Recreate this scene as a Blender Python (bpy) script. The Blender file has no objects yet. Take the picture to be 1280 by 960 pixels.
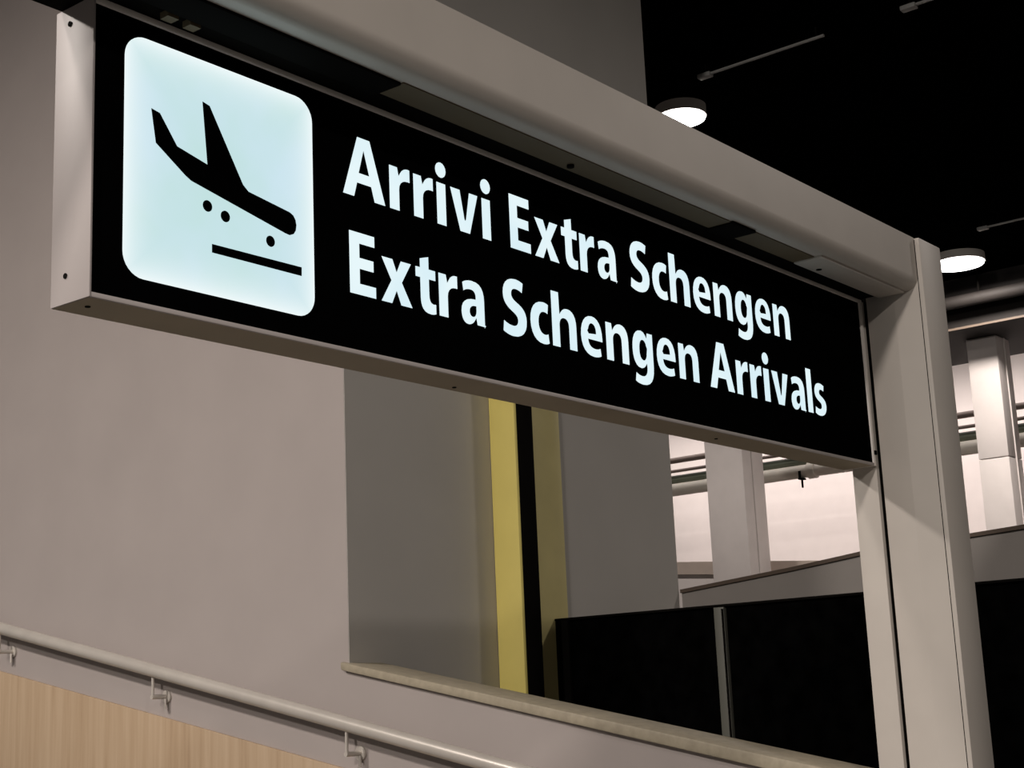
import bpy, bmesh, math, random
from mathutils import Vector, Matrix
random.seed(4)
SC = bpy.context.scene
COL = SC.collection
EYE = 1.65                      # camera height above the landing; heights below are given from eye level

# ------------------------------------------------------------------ camera
FPX = 1895.9
cd = bpy.data.cameras.new('camera'); cam = bpy.data.objects.new('camera', cd); COL.objects.link(cam)
cd.sensor_fit = 'HORIZONTAL'; cd.sensor_width = 36.0; cd.lens = 36.0 * FPX / 1280.0
yaw, pit, rol = 0.669692202, 0.210901852, -0.0433149389
fw = Vector((math.cos(yaw)*math.cos(pit), math.sin(yaw)*math.cos(pit), math.sin(pit)))
rt = Vector((math.sin(yaw), -math.cos(yaw), 0)); up = rt.cross(fw)
r2 = math.cos(rol)*rt + math.sin(rol)*up; u2 = -math.sin(rol)*rt + math.cos(rol)*up
cam.matrix_world = Matrix(((r2.x, u2.x, -fw.x, 0), (r2.y, u2.y, -fw.y, 0), (r2.z, u2.z, -fw.z, EYE), (0, 0, 0, 1)))
cd.clip_start = 0.05
SC.camera = cam

# ------------------------------------------------------------------ world, lights, exposure
SC.view_settings.view_transform = 'Standard'; SC.view_settings.look = 'None'
SC.view_settings.exposure = 0.0; SC.view_settings.gamma = 1.0
w = bpy.data.worlds.new('world'); SC.world = w; w.use_nodes = True
bg = w.node_tree.nodes['Background']; bg.inputs['Color'].default_value = (1.0, 0.93, 0.84, 1); bg.inputs['Strength'].default_value = 0.07

def lamp(name, loc, power, color=(1, .91, .84), size=.46, target=None, shape='DISK', size_y=None, spread=math.pi):
    l = bpy.data.lights.new(name, 'AREA'); l.shape = shape; l.size = size; l.energy = power; l.color = color
    if size_y: l.size_y = size_y
    l.spread = spread
    o = bpy.data.objects.new(name, l); COL.objects.link(o); o.location = (loc[0], loc[1], loc[2] + EYE)
    if target:
        d = Vector((target[0], target[1], target[2] + EYE)) - o.location
        o.rotation_euler = d.to_track_quat('-Z', 'Y').to_euler()
    return o
LAMP_Z = 3.70
lamp('corridor_downlight_and_fill', (-0.8, 5.6, LAMP_Z - .08), 310)
lamp('corridor_downlight_and_fill', (-2.0, 2.95, LAMP_Z - .08), 120)
lamp('corridor_downlight_and_fill', (-0.8, -3.2, LAMP_Z - .08), 225)  # unseen fill behind the camera, added to lift the beam and post fronts
lamp('corridor_fill_light', (-5.7, 0.2, LAMP_Z - .08), 290, target=(3.99, 1.8, .3))  # added fill without a fixture, aimed to even out the post's inner face
lamp('void_fill_light', (8.0, 0.0, LAMP_Z - .02), 65)  # unseen fill added to brighten the right part of the back wall
lamp('gallery_downlight_and_fill', (12.69, 4.93, LAMP_Z - .02), 95)
lamp('gallery_downlight_and_fill', (11.6, 9.0, LAMP_Z - .02), 80)  # extra fill hidden behind the back wall, added to brighten the grey column
lamp('gallery_wall_fill_light', (15.2, 7.0, 3.74), 62, (1, .90, .85), 9.0, (17.0, 7.0, 2.0), 'RECTANGLE', .12, math.radians(130))  # unseen strip added to brighten the far wall
lamp('gallery_wall_fill_light', (15.95, 7.0, 3.74), 52, (1, .90, .85), 9.0, (17.0, 7.0, 1.2), 'RECTANGLE', .12, math.radians(130))  # second added strip, past the pipes so they cast less shadow

# ------------------------------------------------------------------ materials
def mat(name, color, rough=.6, spec=.3, metal=0, noise=.06, scale=6, bump=0, bscale=200):
    m = bpy.data.materials.new(name); m.use_nodes = True; nt = m.node_tree; b = nt.nodes['Principled BSDF']
    b.inputs['Roughness'].default_value = rough; b.inputs['Metallic'].default_value = metal
    b.inputs['Specular IOR Level'].default_value = spec
    tc = nt.nodes.new('ShaderNodeTexCoord')
    n = nt.nodes.new('ShaderNodeTexNoise'); n.inputs['Scale'].default_value = scale; n.inputs['Detail'].default_value = 4
    nt.links.new(tc.outputs['Object'], n.inputs['Vector'])
    r = nt.nodes.new('ShaderNodeValToRGB')
    r.color_ramp.elements[0].position = .3; r.color_ramp.elements[1].position = .7
    r.color_ramp.elements[0].color = tuple(c*(1-noise) for c in color) + (1,)
    r.color_ramp.elements[1].color = tuple(min(1, c*(1+noise)) for c in color) + (1,)
    nt.links.new(n.outputs['Fac'], r.inputs['Fac']); nt.links.new(r.outputs['Color'], b.inputs['Base Color'])
    if bump:
        n2 = nt.nodes.new('ShaderNodeTexNoise'); n2.inputs['Scale'].default_value = bscale
        nt.links.new(tc.outputs['Object'], n2.inputs['Vector'])
        bp = nt.nodes.new('ShaderNodeBump'); bp.inputs['Strength'].default_value = bump; bp.inputs['Distance'].default_value = .002
        nt.links.new(n2.outputs['Fac'], bp.inputs['Height']); nt.links.new(bp.outputs['Normal'], b.inputs['Normal'])
    return m
def wood(name):
    m = mat(name, (.5, .38, .26), .5, .3); nt = m.node_tree; b = nt.nodes['Principled BSDF']
    tc = nt.nodes.new('ShaderNodeTexCoord'); mp = nt.nodes.new('ShaderNodeMapping'); mp.inputs['Scale'].default_value = (21, 21, .8)
    n = nt.nodes.new('ShaderNodeTexNoise'); n.inputs['Scale'].default_value = 1.6; n.inputs['Detail'].default_value = 8; n.inputs['Roughness'].default_value = .65
    mp2 = nt.nodes.new('ShaderNodeMapping'); mp2.inputs['Scale'].default_value = (3, 3, .25)
    n2 = nt.nodes.new('ShaderNodeTexNoise'); n2.inputs['Scale'].default_value = 1.3
    mx = nt.nodes.new('ShaderNodeMix'); mx.data_type = 'FLOAT'; mx.inputs[0].default_value = .45
    r = nt.nodes.new('ShaderNodeValToRGB')
    e = r.color_ramp.elements; e[0].position = .30; e[0].color = (.29, .19, .115, 1); e[1].position = .62; e[1].color = (.50, .375, .255, 1)
    k = e.new(.45); k.color = (.43, .31, .20, 1)
    nt.links.new(tc.outputs['Object'], mp.inputs[0]); nt.links.new(mp.outputs[0], n.inputs['Vector'])
    nt.links.new(tc.outputs['Object'], mp2.inputs[0]); nt.links.new(mp2.outputs[0], n2.inputs['Vector'])
    nt.links.new(n.outputs['Fac'], mx.inputs[2]); nt.links.new(n2.outputs['Fac'], mx.inputs[3])
    nt.links.new(mx.outputs[0], r.inputs['Fac']); nt.links.new(r.outputs['Color'], b.inputs['Base Color'])
    return m
def emit(name, c1, c2, strength, scale=5):
    m = bpy.data.materials.new(name); m.use_nodes = True; nt = m.node_tree; nt.nodes.clear()
    out = nt.nodes.new('ShaderNodeOutputMaterial'); e = nt.nodes.new('ShaderNodeEmission')
    tc = nt.nodes.new('ShaderNodeTexCoord'); n = nt.nodes.new('ShaderNodeTexNoise'); n.inputs['Scale'].default_value = scale; n.inputs['Detail'].default_value = 3
    r = nt.nodes.new('ShaderNodeValToRGB'); r.color_ramp.elements[0].position = .35; r.color_ramp.elements[1].position = .65
    r.color_ramp.elements[0].color = c1 + (1,); r.color_ramp.elements[1].color = c2 + (1,)
    e.inputs['Strength'].default_value = strength
    nt.links.new(tc.outputs['Object'], n.inputs['Vector']); nt.links.new(n.outputs['Fac'], r.inputs['Fac'])
    nt.links.new(r.outputs['Color'], e.inputs['Color']); nt.links.new(e.outputs[0], out.inputs['Surface'])
    return m
M = dict(
    wall=mat('wall_paint', (.385, .342, .325), .55, .3, noise=.03, scale=3, bump=.05),
    backwall=mat('back_wall_paint', (.45, .43, .40), .45, .35, noise=.04, scale=2),
    portal=mat('portal_paint', (.56, .515, .465), .5, .35, noise=.04, scale=5),
    frame=mat('sign_frame_metal', (.50, .455, .44), .42, .4, noise=.03),
    under=mat('olive_primer', (.40, .345, .26), .6, .2, noise=.06),
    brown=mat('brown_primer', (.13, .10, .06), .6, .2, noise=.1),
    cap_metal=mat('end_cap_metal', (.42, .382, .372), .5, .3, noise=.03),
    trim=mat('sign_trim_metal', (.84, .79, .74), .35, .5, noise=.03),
    face=mat('black_acrylic', (.0015, .0015, .0016), .8, 0, noise=.1),
    dark=mat('black_steel_and_shade', (.005, .0045, .004), .8, .02, noise=.2),
    ceiling=mat('black_ceiling_paint', (.0012, .0012, .0012), .9, 0, noise=.3),
    glass=mat('black_infill', (.0015, .0015, .0015), .8, .0, noise=.5, scale=14),
    yellow=mat('yellow_paint', (.93, .79, .24), .5, .3, noise=.03),
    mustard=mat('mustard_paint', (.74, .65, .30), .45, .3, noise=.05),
    steel=mat('handrail_metal', (.58, .54, .49), .35, .5, metal=.25, noise=.05, scale=12),
    cap=mat('sill_stone', (.36, .315, .235), .55, .3, noise=.12, scale=30),
    wood=wood('oak_panel'),
    mull=mat('grey_mullion', (.105, .105, .088), .5, .3),
    floor=mat('floor_tile', (.10, .095, .09), .5, .3),
    pink=mat('gallery_wall_paint', (.82, .755, .73), .7, .2, noise=.02),
    column=mat('column_paint', (.62, .57, .55), .6, .2, noise=.03),
    pipe=mat('pale_pipe', (.55, .52, .46), .45, .3), pipeg=mat('green_pipe', (.10, .115, .085), .5, .3), pipeb=mat('brown_pipe', (.16, .125, .11), .5, .3),
    parapet=mat('parapet_paint', (.31, .285, .265), .6, .2, noise=.03),
    coping=mat('coping_brown', (.12, .09, .07), .6, .2),
    ledge=mat('ledge_stone', (.55, .46, .40), .6, .2, noise=.06),
    soffit=mat('soffit_paint', (.012, .010, .009), .7, .2), rod=mat('track_grey', (.30, .30, .29), .5, .3),
    rim=mat('lamp_rim', (.55, .52, .48), .5, .3),
    lamp=emit('lamp_diffuser', (1, .97, .94), (1, .97, .94), 9.0),
    icon=emit('backlit_panel', (.55, .76, .76), (.60, .78, .86), 1.0, 5.5),
    letter=emit('backlit_letters', (.70, .87, .93), (.80, .93, .96), 1.0, 6),
)

nt = M['icon'].node_tree; N = nt.nodes.new; em = [n for n in nt.nodes if n.type == 'EMISSION'][0]; src = em.inputs['Color'].links[0].from_socket
tc = N('ShaderNodeTexCoord'); sx_ = N('ShaderNodeSeparateXYZ'); nt.links.new(tc.outputs['Object'], sx_.inputs[0])
def edge(sock, c, half):
    a = N('ShaderNodeMath'); a.operation = 'SUBTRACT'; a.inputs[1].default_value = c; nt.links.new(sock, a.inputs[0])
    b = N('ShaderNodeMath'); b.operation = 'ABSOLUTE'; nt.links.new(a.outputs[0], b.inputs[0])
    c = N('ShaderNodeMath'); c.operation = 'MULTIPLY'; c.inputs[1].default_value = 1/half; nt.links.new(b.outputs[0], c.inputs[0]); return c.outputs[0]
mxm = N('ShaderNodeMath'); mxm.operation = 'MAXIMUM'; nt.links.new(edge(sx_.outputs[0], 1.590, .2035), mxm.inputs[0]); nt.links.new(edge(sx_.outputs[2], .8785 + EYE, .2015), mxm.inputs[1])
pw = N('ShaderNodeMath'); pw.operation = 'POWER'; pw.inputs[1].default_value = 7; nt.links.new(mxm.outputs[0], pw.inputs[0])
mc = N('ShaderNodeMix'); mc.data_type = 'RGBA'; mc.inputs[7].default_value = (.86, .95, .96, 1)
nt.links.new(pw.outputs[0], mc.inputs[0]); nt.links.new(src, mc.inputs[6]); nt.links.new(mc.outputs[2], em.inputs['Color'])

# ------------------------------------------------------------------ helpers
def link(name, bm, m, parent=None, smooth=False):
    me = bpy.data.meshes.new(name); bmesh.ops.recalc_face_normals(bm, faces=bm.faces[:]); bm.to_mesh(me); bm.free()
    if smooth:
        for p in me.polygons: p.use_smooth = True
        me.set_sharp_from_angle(angle=math.radians(40))
    o = bpy.data.objects.new(name, me); COL.objects.link(o); me.materials.append(m)
    if parent is not None:
        o.parent = parent; o.matrix_parent_inverse = Matrix.Translation(-parent.location)
    return o
def empty(name, label, cat, loc, group=None):
    o = bpy.data.objects.new(name, None); COL.objects.link(o); o.empty_display_size = .1
    o.location = (loc[0], loc[1], loc[2] + EYE); return tag(o, label, cat, group)
def tag(o, label=None, cat=None, group=None, kind=None):
    for k, v in (('label', label), ('category', cat), ('group', group), ('kind', kind)):
        if v: o[k] = v
    return o
def prism(bm, pts, axis, a, b):
    """extrude a polygon; axis 0: pts are (y,z); 1: (x,z); 2: (x,y). z is measured from eye level"""
    def P(p, t):
        if axis == 0: return (t, p[0], p[1] + EYE)
        if axis == 1: return (p[0], t, p[1] + EYE)
        return (p[0], p[1], t + EYE)
    v0 = [bm.verts.new(P(p, a)) for p in pts]; v1 = [bm.verts.new(P(p, b)) for p in pts]
    n = len(pts); bm.faces.new(v0); bm.faces.new(v1[::-1])
    for i in range(n): bm.faces.new((v0[i], v1[i], v1[(i+1) % n], v0[(i+1) % n]))
def box(bm, x0, x1, y0, y1, z0, z1): prism(bm, [(x0, y0), (x1, y0), (x1, y1), (x0, y1)], 2, z0, z1)
def bev(bm, w, seg=2): bmesh.ops.bevel(bm, geom=bm.edges[:], offset=w, segments=seg, affect='EDGES', profile=.5)
def BOX(name, m, parent, x0, x1, y0, y1, z0, z1, bevel=0):
    bm = bmesh.new(); box(bm, x0, x1, y0, y1, z0, z1)
    if bevel: bev(bm, bevel)
    return link(name, bm, m, parent, bool(bevel))
def PRISM(name, m, parent, pts, axis, a, b, bevel=0):
    bm = bmesh.new(); prism(bm, pts, axis, a, b)
    if bevel: bev(bm, bevel)
    return link(name, bm, m, parent, bool(bevel))
def tube(bm, p, q, r, n=16, r2=None):
    p = Vector(p) + Vector((0, 0, EYE)); q = Vector(q) + Vector((0, 0, EYE)); d = (q - p).normalized()
    a = d.orthogonal().normalized(); b = d.cross(a); r2 = r if r2 is None else r2
    A = [bm.verts.new(p + r*(math.cos(t)*a + math.sin(t)*b)) for t in (2*math.pi*i/n for i in range(n))]
    B = [bm.verts.new(q + r2*(math.cos(t)*a + math.sin(t)*b)) for t in (2*math.pi*i/n for i in range(n))]
    bm.faces.new(A[::-1]); bm.faces.new(B)
    for i in range(n): bm.faces.new((A[i], A[(i+1) % n], B[(i+1) % n], B[i]))
def TUBE(name, m, parent, p, q, r, n=16, r2=None):
    bm = bmesh.new(); tube(bm, p, q, r, n, r2); return link(name, bm, m, parent, True)

# ------------------------------------------------------------------ the setting
S = 'structure'
RAMP = .2115
def ramp_z(y): return -1.65 + max(0.0, RAMP*(y - .6))
def cap_z(y): return .1625 + RAMP*(y - 3.984)           # lower edge of the sill cap
bm = bmesh.new(); box(bm, -3.2, 18, -7, 12.5, -1.75, -1.65); tag(link('floor', bm, M['floor']), kind=S)
bm = bmesh.new(); prism(bm, [(.6, -1.652), (9.6, ramp_z(9.6)), (9.6, -1.652)], 0, -2.5, 3.985); tag(link('floor_ramp', bm, M['floor']), kind=S)
bm = bmesh.new(); box(bm, -3.2, 18, -7, 12.5, 3.80, 3.90); tag(link('ceiling', bm, M['ceiling']), kind=S)
# wall with the handrail: full height beyond the opening, sloping parapet under it
bm = bmesh.new(); prism(bm, [(1.93, cap_z(1.93)), (3.970, cap_z(3.970)), (3.970, 3.8), (9.6, 3.8), (9.6, -1.65), (1.93, -1.65)], 0, 3.99, 4.14)
tag(link('wall_right', bm, M['wall']), kind=S)
tag(PRISM('trim_1', M['cap'], None, [(1.93, cap_z(1.93)), (3.99, cap_z(3.99)), (3.992, cap_z(3.99)+.03), (1.93, cap_z(1.93)+.042)], 0, 3.966, 4.165, .006), kind=S)
# wall beyond the opening
bm = bmesh.new(); prism(bm, [(3.9906, 3.967), (6.232, 3.967), (6.232, 4.15), (4.1405, 4.15), (4.1405, 3.9695), (3.9906, 3.9695)], 2, -1.65, 3.8); tag(link('wall_back', bm, M['backwall']), kind=S)
bm = bmesh.new(); box(bm, 17.0, 17.2, -6, 12.5, -1.65, 3.8); tag(link('wall_far', bm, M['pink']), kind=S)

# oak dado below the handrail
def wood_top(y): return -.167 + .2056*(y - 4.067)
t = PRISM('wood_panel', M['wood'], None, [(1.95, ramp_z(1.95)), (9.5, ramp_z(9.5)), (9.5, wood_top(9.5)), (1.95, wood_top(1.95))], 0, 3.975, 3.9895, .003)
tag(t, 'pale oak dado panel with sloping top below the handrail', 'panel')

# ------------------------------------------------------------------ portal frame
XP = 3.99
pf = empty('portal_frame', 'beige painted portal frame of beam and post carrying the sign', 'frame', (XP + .07, 1.79, ramp_z(1.79)))
# beam: front box with a recess behind it for the sign
arc = [(1.707 - .035*math.sin(a), 1.151 - .035*math.cos(a)) for a in (math.pi/2*q/16 for q in range(16, -1, -1))]
BEAM = PRISM('beam', M['portal'], pf, arc + [(1.790, 1.116), (1.790, 1.185), (1.935, 1.185), (1.935, 1.268), (1.672, 1.268)], 0, -1.25, XP - .002)
for q in BEAM.data.polygons: q.use_smooth = True
BEAM.data.set_sharp_from_angle(angle=math.radians(25))
PRISM('post', M['portal'], pf, [(XP, 1.657), (XP - .001, 1.672), (XP - .010, 1.745), (XP, 1.836), (4.137, 1.836), (4.137, 1.657)], 2, ramp_z(1.66) - .02, 1.266, .0025)
BOX('rear_flange', M['portal'], pf, XP - .004, 4.120, 1.850, 1.925, ramp_z(1.85) - .02, 1.116, .003)
BOX('groove_strip', M['dark'], pf, XP + .012, 4.10, 1.8365, 1.8495, ramp_z(1.84) - .02, 1.116)
BOX('corner_seam', M['dark'], pf, XP - .0012, XP - .0002, 1.6700, 1.6722, ramp_z(1.67), 1.262)
BOX('post', M['portal'], pf, -1.4, -1.252, 1.657, 1.925, -1.65, 1.266, .003)
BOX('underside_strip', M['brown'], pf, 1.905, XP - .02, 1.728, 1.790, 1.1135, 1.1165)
BOX('hanger_plate', M['dark'], pf, .6, 1.903, 1.732, 1.800, 1.110, 1.1165, .002)
BOX('hanger_plate', M['dark'], pf, 3.05, 3.16, 1.722, 1.800, 1.109, 1.1165, .002)
for x in (1.435, 1.48): BOX('hanger_lug', M['brown'], pf, x, x + .022, 1.805, 1.825, 1.108, 1.14)
for x in (2.462, 3.569): TUBE('bolt', M['dark'], pf, (x, 1.767, 1.1165), (x, 1.767, 1.108), .008, 10)
BOX('underside_plate', M['portal'], pf, 3.47, 3.972, 1.708, 1.788, 1.1095, 1.1165, .001)

BOX('recess_shade', M['dark'], pf, -1.25, XP - .010, 1.7905, 1.934, 1.1195, 1.1845)  # black box closing the recess; its deep shade is put in as colour
# ------------------------------------------------------------------ illuminated sign
SX0, SX1, SY0, SY1, SZ0, SZ1 = 1.324, 3.984, 1.8465, 1.945, .630, 1.118
sg = empty('illuminated_sign', 'black backlit arrivals sign with white lettering hanging under the beam', 'sign', ((SX0+SX1)/2, SY0, SZ0))
FY = SY0 + .005
BOX('housing', M['frame'], sg, SX0 + .004, SX1 - .004, FY + .003, SY1, SZ0 + .004, SZ1 - .004)
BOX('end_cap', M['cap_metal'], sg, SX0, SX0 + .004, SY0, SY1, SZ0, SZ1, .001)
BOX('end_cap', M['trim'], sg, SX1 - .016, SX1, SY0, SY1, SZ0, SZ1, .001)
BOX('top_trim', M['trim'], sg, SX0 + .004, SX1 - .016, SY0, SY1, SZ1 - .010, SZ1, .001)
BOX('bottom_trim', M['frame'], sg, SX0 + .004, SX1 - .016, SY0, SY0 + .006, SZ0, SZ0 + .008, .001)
BOX('bottom_plate', M['under'], sg, SX0 + .004, SX1 - .016, SY0 + .006, SY1, SZ0, SZ0 + .004)
BOX('latch', M['dark'], sg, SX1 - .010, SX1 + .001, SY0 - .004, SY0, .662, .674)
face = BOX('face_panel', M['face'], sg, SX0 + .004, SX1 - .016, FY, FY + .003, SZ0 + .008, SZ1 - .010)
for y, z in ((1.908, 1.089), (1.907, .674)): TUBE('screw', M['dark'], sg, (SX0 + .001, y, z), (SX0 - .0015, y, z), .0045, 10)
for x, y in ((1.357, 1.896), (2.241, 1.921), (3.2, 1.90)): TUBE('screw', M['dark'], sg, (x, y, SZ0 + .001), (x, y, SZ0 - .0015), .0045, 10)

def fill(name, contours, m, parent, y, th=.0006):
    """flat print: closed contours (x,z), even-odd filled, on the sign face"""
    c = bpy.data.curves.new(name, 'CURVE'); c.dimensions = '2D'; c.fill_mode = 'BOTH'; c.extrude = th/2
    for pts in contours:
        s = c.splines.new('POLY'); s.points.add(len(pts)-1); s.use_cyclic_u = True
        for i, p in enumerate(pts): s.points[i].co = (p[0], p[1], 0, 1)
    o = bpy.data.objects.new('tmp', c); me = bpy.data.meshes.new_from_object(o); bpy.data.objects.remove(o); bpy.data.curves.remove(c)
    me.name = name
    for v in me.vertices: v.co = (v.co.x, y + v.co.z, v.co.y + EYE)
    me.materials.clear(); me.materials.append(m)
    o = bpy.data.objects.new(name, me); COL.objects.link(o)
    o.parent = parent
    # parent is itself a child with identity local transform in world space
    o.matrix_parent_inverse = Matrix.Identity(4) if parent.parent else Matrix.Translation(-parent.location)
    return o
def rrect(x0, x1, z0, z1, r, n=8):
    P = []
    for cx, cz, a in ((x1-r, z1-r, 0), (x0+r, z1-r, 90), (x0+r, z0+r, 180), (x1-r, z0+r, 270)):
        for i in range(n+1):
            t = math.radians(a + 90*i/n); P.append((cx + r*math.cos(t), cz + r*math.sin(t)))
    return P
def circ(cx, cz, r, n=20): return [(cx + r*math.cos(2*math.pi*i/n), cz + r*math.sin(2*math.pi*i/n)) for i in range(n)]
icon = fill('pictogram_panel', [rrect(1.3865, 1.7935, .677, 1.080, .040)], M['icon'], sg, FY - .0006)
icon['label'] = 'white backlit square with rounded corners and black landing aircraft'
PY = FY - .0014
fill('aircraft', [[(1.4385, .964), (1.4555, .9605), (1.4905, .9135), (1.5535, .8985), (1.5430, 1.0065), (1.5580, 1.0030),
      (1.6300, .8830), (1.6420, .8735), (1.7360, .8590), (1.7445, .8550), (1.7495, .8480), (1.7515, .8390), (1.7500, .8290), (1.7450, .8215), (1.7360, .8175), (1.7260, .8185),
      (1.5200, .8620), (1.5080, .8680), (1.4480, .9080)]], M['face'], icon, PY)
for q in ((1.5535, .8270), (1.5914, .8178), (1.6910, .7966)): fill('wheel_dot', [circ(q[0], q[1], .0098)], M['face'], icon, PY)
fill('runway_bar', [[(1.5630, .7640), (1.7628, .7650), (1.7625, .7492), (1.5630, .7495)]], M['face'], icon, PY)

# letters: own outlines (cap height 100)
G = {
 'A': (98, 'M0 0 L34 100 L64 100 L98 0 L70 0 L63 23 L35 23 L28 0 Z M40 43 L58 43 L49 77 Z'),
 'r': (51, 'M0 0 L0 74 L22 74 L24 62 C28 71 36 76 45 76 L51 75.5 L51 51 C38 53 26 49 26 36 L26 0 Z'),
 'i': (26, 'M0 0 L0 74 L26 74 L26 0 Z O13 94 15'),
 'v': (75, 'M0 74 L28 74 L36 36 C37 31 38 27 38.5 23 C39 27 40 31 41 36 L49 74 L75 74 L51 0 L24 0 Z'),
 'E': (61, 'M0 0 L0 100 L60 100 L60 79 L26 79 L26 61 L57 61 L57 40 L26 40 L26 21 L61.5 21 L61.5 0 Z'),
 'x': (79, 'M0 0 L25 38 L2 74 L32 74 L40 57 L49 74 L78 74 L54 38 L79 0 L48 0 L39 19 L29 0 Z'),
 't': (52, 'M0 74 L11 74 L11 88 L36 95 L36 74 L52 74 L52 54 L36 54 L36 30 C36 21 40 19 45 19 L52 20 L52 1 C48 -1 42 -2 37 -2 C20 -2 11 6 11 24 L11 54 L0 54 Z'),
 'a': (65, 'M65 0 L41 0 L39 9 C34 2 27 -2 19 -2 C7 -2 0 7 0 20 C0 37 14 46 38 46 L38 48 C38 54 35 57 27 57 C20 57 13 55 7 51 L4 69 C11 74 21 76 32 76 C55 76 64 64 64 44 L64 16 C64 9 64 4 65 0 Z M39 31 C30 31 25 28 25 22 C25 18 28 16 31 16 C36 16 39 20 39 26 Z'),
 'S': (70, 'M63 97 C57 100 47 102 39 102 C15 102 2 89 2 71 C2 55 13 47 28 41 C38 37 42 34 42 29 C42 23 37 20 29 20 C20 20 10 23 3 27 L0 5 C8 1 19 -2 30 -2 C56 -2 70 11 70 31 C70 47 60 55 44 61 C33 65 29 68 29 73 C29 78 33 81 40 81 C47 81 54 79 59 76 Z'),
 'c': (57, 'M57 72 C52 75 45 76 39 76 C15 76 0 60 0 37 C0 13 15 -2 38 -2 C45 -2 52 -1 57 2 L54 22 C50 20 46 19 42 19 C33 19 27 26 27 37 C27 48 33 55 42 55 C46 55 50 54 54 52 Z'),
 'h': (77, 'M0 0 L0 102 L26 102 L26 64 C31 72 39 76 49 76 C67 76 77 64 77 45 L77 0 L51 0 L51 41 C51 50 47 54 39 54 C31 54 26 49 26 41 L26 0 Z'),
 'e': (72, 'M71 29 L71 35 C71 61 59 76 37 76 C15 76 0 60 0 36 C0 12 16 -2 41 -2 C51 -2 60 0 66 3 L63 21 C58 18 51 17 45 17 C34 17 27 21 26 29 Z M26 45 L48 45 C48 54 44 59 37 59 C31 59 27 53 26 45 Z'),
 'n': (77, 'M0 0 L0 74 L22 74 L24 63 C30 71 38 76 49 76 C67 76 77 64 77 45 L77 0 L51 0 L51 41 C51 50 47 54 39 54 C31 54 26 49 26 41 L26 0 Z'),
 'g': (74, 'M74 74 L74 8 C74 -18 60 -31 34 -31 C23 -31 12 -29 5 -25 L9 -5 C15 -9 24 -11 31 -11 C43 -11 48 -5 48 5 L48 10 C43 3 36 0 29 0 C11 0 0 14 0 37 C0 61 12 76 31 76 C39 76 46 73 51 65 L52 74 Z M48 42 L48 33 C48 25 44 20 38 20 C31 20 27 26 27 37 C27 49 31 55 38 55 C44 55 48 50 48 42 Z'),
 'l': (26, 'M0 0 L0 102 L26 102 L26 0 Z'),
 's': (55, 'M49 71 C42 74 34 76 27 76 C10 76 1 66 1 53 C1 41 10 35 20 31 C28 28 30 26 30 23 C30 19 27 17 21 17 C14 17 7 19 2 22 L-1 4 C5 0 14 -2 22 -2 C42 -2 55 8 55 24 C55 36 46 42 35 46 C27 49 25 50 25 53 C25 56 28 58 33 58 C38 58 42 57 46 55 Z'),
}
GAP = {'A': 6, 'r': 5, 'i': 7.5, 'v': 6, 'E': 7, 'x': 4, 't': 4, 'a': 8, 'S': 7, 'c': 6, 'h': 10, 'e': 8, 'n': 10, 'g': 10, 'l': 8, 's': 6}
def outline(d):
    tk = d.replace('M', ' M ').replace('L', ' L ').replace('C', ' C ').replace('Z', ' Z ').replace('O', ' O ').split()
    out, cur, i = [], [], 0
    while i < len(tk):
        k = tk[i]
        if k in 'ML': cur.append((float(tk[i+1]), float(tk[i+2]))); i += 3
        elif k == 'C':
            a = cur[-1]; b, c, e = [(float(tk[i+1+2*j]), float(tk[i+2+2*j])) for j in range(3)]
            for n in range(1, 7):
                t = n/6; u = 1-t
                cur.append(tuple(u**3*a[q] + 3*u*u*t*b[q] + 3*u*t*t*c[q] + t**3*e[q] for q in (0, 1)))
            i += 7
        elif k == 'Z': out.append(cur); cur = []; i += 1
        elif k == 'O': out.append(circ(float(tk[i+1]), float(tk[i+2]), float(tk[i+3]), 16)); i += 4
    return out
INS = .0026
def inset(P, d, hole):
    n = len(P); area = sum(P[i][0]*P[(i+1) % n][1] - P[(i+1) % n][0]*P[i][1] for i in range(n))
    sg_ = (1 if area > 0 else -1)*(-1 if hole else 1); out = []
    for i in range(n):
        a, b, c = Vector(P[i-1]), Vector(P[i]), Vector(P[(i+1) % n])
        e1 = (b-a).normalized(); e2 = (c-b).normalized()
        n1 = Vector((-e1.y, e1.x))*sg_; n2 = Vector((-e2.y, e2.x))*sg_
        m = n1 + n2; k = 2*d/max(m.length_squared, .7)
        out.append((b.x + m.x*k, b.y + m.y*k))
    return out
CAP = .1172
for word, xa, xb, base in (('Arrivi', 1.8680, 2.2900, .9285), ('Extra', 2.3535, 2.7335, .9285), ('Schengen', 2.7900, 3.5375, .9255),
                           ('Extra', 1.8820, 2.2602, .7430), ('Schengen', 2.3180, 3.0590, .7420), ('Arrivals', 3.1090, 3.7100, .7405)):
    total = sum(G[c][0] + GAP[c] for c in word) - GAP[word[-1]]
    sx = (xb - xa)/total; x = xa; xa -= INS; base -= INS; sz = (CAP + 2*INS)/100; sx = (xb + INS - xa)/total; x = xa
    for c in word:
        fill('letter', [inset([(x + p[0]*sx, base + p[1]*sz*1.0) for p in q], INS, c in 'Aaeg' and k == 1) for k, q in enumerate(outline(G[c][1]))], M['letter'], face, FY - .0008)
        x += (G[c][0] + GAP[c])*sx

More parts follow.
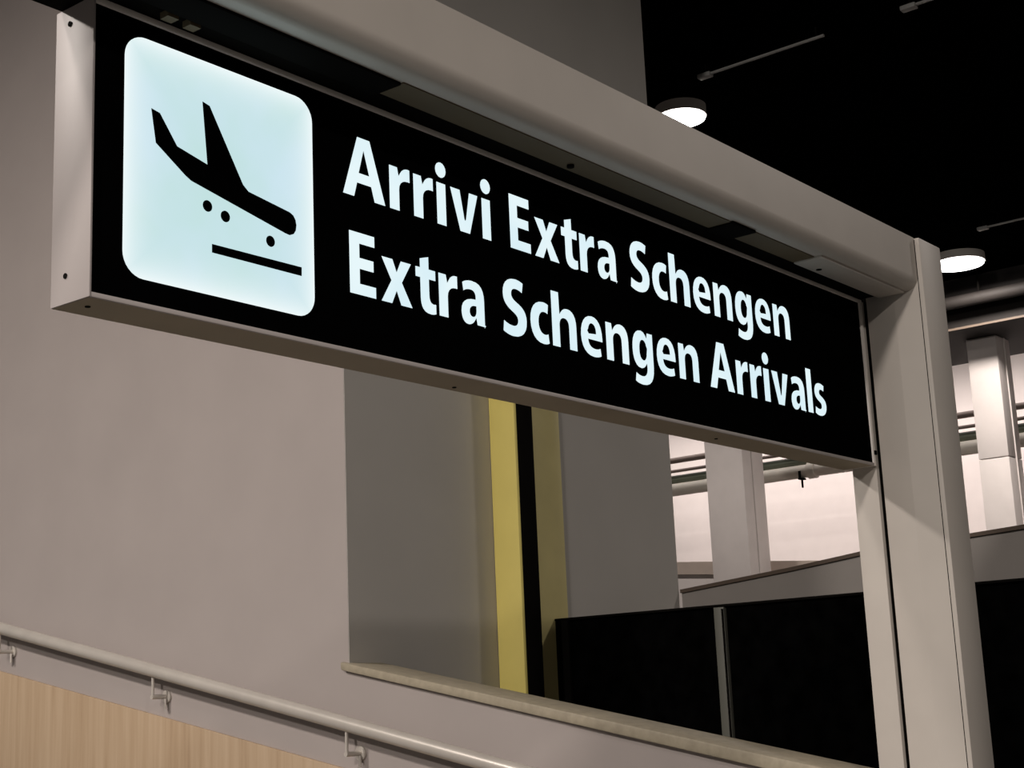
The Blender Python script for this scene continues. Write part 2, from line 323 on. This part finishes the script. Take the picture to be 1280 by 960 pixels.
# ------------------------------------------------------------------ handrail
XR = 3.915
def rail_z(y): return -.191 + .2205*(y - 3.168)
hr = empty('handrail', 'round pale metal handrail sloping along the grey wall on small brackets', 'handrail', (XR, 5.0, rail_z(5.0)))
TUBE('rail', M['steel'], hr, (XR, 2.05, rail_z(2.05)), (XR, 9.3, rail_z(9.3)), .0265, 24)
k = 0
for i in range(-1, 5):
    y = 3.914 + 1.083*i
    if y < 2.1: continue
    zt = rail_z(y); zb = zt - .105
    b = bmesh.new(); tube(b, (XR, y, zt - .02), (XR, y, zb), .006, 8); br = link('bracket', b, M['steel'], hr, True)
    for nm, p, q, r in (('arm', (XR - .006, y, zb), (3.984, y, zb), .009), ('wall_plate', (3.980, y, zb), (3.9905, y, zb), .026), ('screw', (3.968, y - .012, zb - .008), (3.968, y - .012, zb - .048), .005)):
        bb = bmesh.new(); tube(bb, p, q, r, 12); o = link(nm, bb, M['steel'], None, True)
        o.parent = br; o.matrix_parent_inverse = Matrix.Identity(4)

# ------------------------------------------------------------------ through the opening: yellow door leaf and its jamb
dl = empty('door_leaf', 'bright yellow upright door leaf standing open against the grey wall', 'door', (4.86, 3.82, -1.65))
BOX('leaf', M['yellow'], dl, 4.842, 4.860, 3.832, 3.965, -1.65, 2.4, .003)
BOX('leaf_core', M['dark'], dl, 4.8605, 4.970, 3.834, 3.965, -1.65, 2.4, .003)
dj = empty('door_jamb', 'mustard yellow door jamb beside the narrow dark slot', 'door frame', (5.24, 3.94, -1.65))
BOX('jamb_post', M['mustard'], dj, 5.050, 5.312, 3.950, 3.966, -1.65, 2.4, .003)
BOX('slot_liner', M['dark'], dj, 4.972, 5.050, 3.945, 3.966, -1.65, 2.4)

# ------------------------------------------------------------------ black balustrade in front of the far wall
XB = 5.215
ba = empty('balustrade', 'black infill balustrade with grey mullions behind the opening', 'balustrade', (XB + .02, 2.2, -1.65))
ys = [3.945, 3.140, 2.310, 1.480, .650]
for i in range(4):
    BOX('infill_panel', M['glass'], ba, XB + .012, XB + .030, ys[i+1] + .026, ys[i] - .026, -1.3, .360, .002)
for i, y in enumerate(ys):
    mo = BOX('mullion', M['mull'] if i else M['dark'], ba, XB, XB + .05, y - (.022 if i else .06), y + (.025 if i else .02), -1.65, .362, .003)
    if i: 
        q = BOX('mullion_strip', M['dark'], mo, XB - .003, XB + .002, y - .020, y - .012, -1.3, .35); q.matrix_parent_inverse = Matrix.Identity(4)
BOX('top_rail', M['dark'], ba, XB - .004, XB + .054, .55, 3.962, .358, .368, .002)

# ------------------------------------------------------------------ sloping parapet beyond it
pp = empty('parapet', 'grey ramp parapet with a dark coping rising above the black balustrade', 'parapet', (6.32, 2.5, -1.65))
top = [(3.962, .510), (3.36, .563), (3.0, .602), (2.52, .628), (2.27, .641), (1.2, .69)]
PRISM('parapet_wall', M['parapet'], pp, [(3.962, -1.65)] + top + [(1.2, -1.65)], 0, 6.25, 6.38)
PRISM('coping', M['coping'], pp, top + [(y, z + .017) for y, z in top[::-1]], 0, 6.235, 6.40)

# ------------------------------------------------------------------ far gallery
def column(x0, x1, y0, y1, label, joint):
    c = empty('column', label, 'column', ((x0+x1)/2, (y0+y1)/2, -1.65))
    BOX('shaft', M['column'], c, x0, x1, y0, y1, joint + .008, 3.312, .006)
    BOX('base_shaft', M['column'], c, x0, x1, y0, y1, -1.65, joint, .006)
    BOX('side_strip', M['column'], c, x0 + .18, x0 + .20, y0 - .012, y0 + .01, -1.65, 3.31)
    return c
column(14.0, 14.44, 8.010, 8.468, 'grey square column seen below the sign beside the pale wall', .9)
column(14.0, 14.34, 5.150, 5.445, 'pale square column right of the portal post under the dark soffit', 2.13)
lg = empty('ledge', 'narrow beige ledge along the foot of the pale far wall', 'ledge', (14.75, 6.5, -1.65))
def led(y): return 1.429 + .083*(y - 7.89)
PRISM('ledge_wall', M['pink'], lg, [(2.0, -1.65), (11.0, -1.65), (11.0, led(11) - .14), (2.0, led(2) - .14)], 0, 14.66, 14.8)
PRISM('ledge_top', M['ledge'], lg, [(2.0, led(2) - .14), (11.0, led(11) - .14), (11.0, led(11)), (2.0, led(2))], 0, 14.6, 14.95)
KZ = 1.0
def pipe(label, z, r, m, x=15.5):
    x *= KZ; z *= KZ; r *= KZ
    p = empty('pipe', label, 'pipe', (x, 6.5, z))
    TUBE('pipe_run', M[m], p, (x, 1.5, z), (x, 12.0, z), r, 16)
    for y in (2.6, 5.05, 7.9, 10.6): TUBE('coupling', M[m], p, (x, y, z), (x, y + .09, z), r*1.25, 16)
    return p
pipe('thin brown pipe, highest of the pipes along the far wall', 2.865, .036, 'pipeb')
pipe('slim brown pipe just above the green one on the far wall', 2.735, .020, 'pipeb')
pipe('dark green pipe between the brown and the pale pipes', 2.635, .058, 'pipeg', 15.56)
pipe('thick pale pipe, lowest of the pipes along the far wall', 2.500, .076, 'pipe', 15.45)
hk = empty('pipe_hanger', 'small dark clamp hanging below the thick pale pipe', 'bracket', (15.4, 8.06, 2.40))
BOX('clamp', M['dark'], hk, 15.36, 15.46, 8.04, 8.09, 2.402, 2.419); BOX('strap', M['dark'], hk, 15.355, 15.365, 8.05, 8.08, 2.402, 2.50)
TUBE('stem', M['dark'], hk, (15.4, 8.06, 2.41), (15.4, 8.06, 2.31), .012, 8)
sf = empty('soffit_beam', 'dark overhead beam where the black ceiling meets the far gallery', 'beam', (13.6, 5.5, 3.3))
BOX('soffit_box', M['soffit'], sf, 13.5, 15.05, -2.0, 12.3, 3.315, 3.798)
BOX('edge_strip', M['coping'], sf, 13.485, 13.50, -2.0, 12.3, 3.305, 3.325)
dp = empty('duct', 'dim round duct running under the black ceiling before the gallery', 'duct', (13.3, 5.0, 3.52))
TUBE('duct_run', M['soffit'], dp, (13.3, -1.5, 3.52), (13.3, 12.0, 3.52), .06, 16)
for y in (1.0, 5.0, 9.0): TUBE('duct_hanger', M['dark'], dp, (13.3, y, 3.57), (13.3, y, 3.80), .01, 8)

# ------------------------------------------------------------------ ceiling lights and track
CZ = 3.80
def downlight(x, y, label, rad=.235):
    c = empty('ceiling_light', label, 'ceiling light', (x, y, 3.70))
    TUBE('housing', M['rim'], c, (x, y, 3.705), (x, y, 3.775), rad, 40)
    TUBE('diffuser', M['lamp'], c, (x, y, 3.690), (x, y, 3.7055), rad*.945, 40)
    TUBE('ceiling_plate', M['dark'], c, (x, y, 3.774), (x, y, 3.801), .12, 24)
downlight(12.69, 4.93, 'round ceiling light glowing just right of the portal post')
downlight(8.00, 4.84, 'round ceiling light half hidden behind the portal beam', .165)
def track(x, segs, label):
    t = empty('ceiling_track', label, 'track', (x, segs[0][0], 3.73))
    for y0, y1 in segs:
        BOX('rail_bar', M['rod'], t, x - .008, x + .008, y0, y1, 3.726, 3.738)
        BOX('end_box', M['rod'], t, x - .025, x + .025, y1 - .08, y1 + .01, 3.714, 3.742, .006)
        for y in (y0 + .05, y1 - .04): TUBE('hanger', M['dark'], t, (x, y, 3.738), (x, y, 3.801), .005, 8)
k = 3.72/3.5
track(7.135*k, [(2.0*k, 2.92*k)], 'thin grey track on the black ceiling, at the top edge of the picture')
track(7.135*k, [(3.38*k, 4.17*k)], 'thin grey track on the black ceiling above the half hidden light')
track(11.21*k, [(3.0*k, 4.16*k)], 'thin grey track on the black ceiling above the light right of the post')
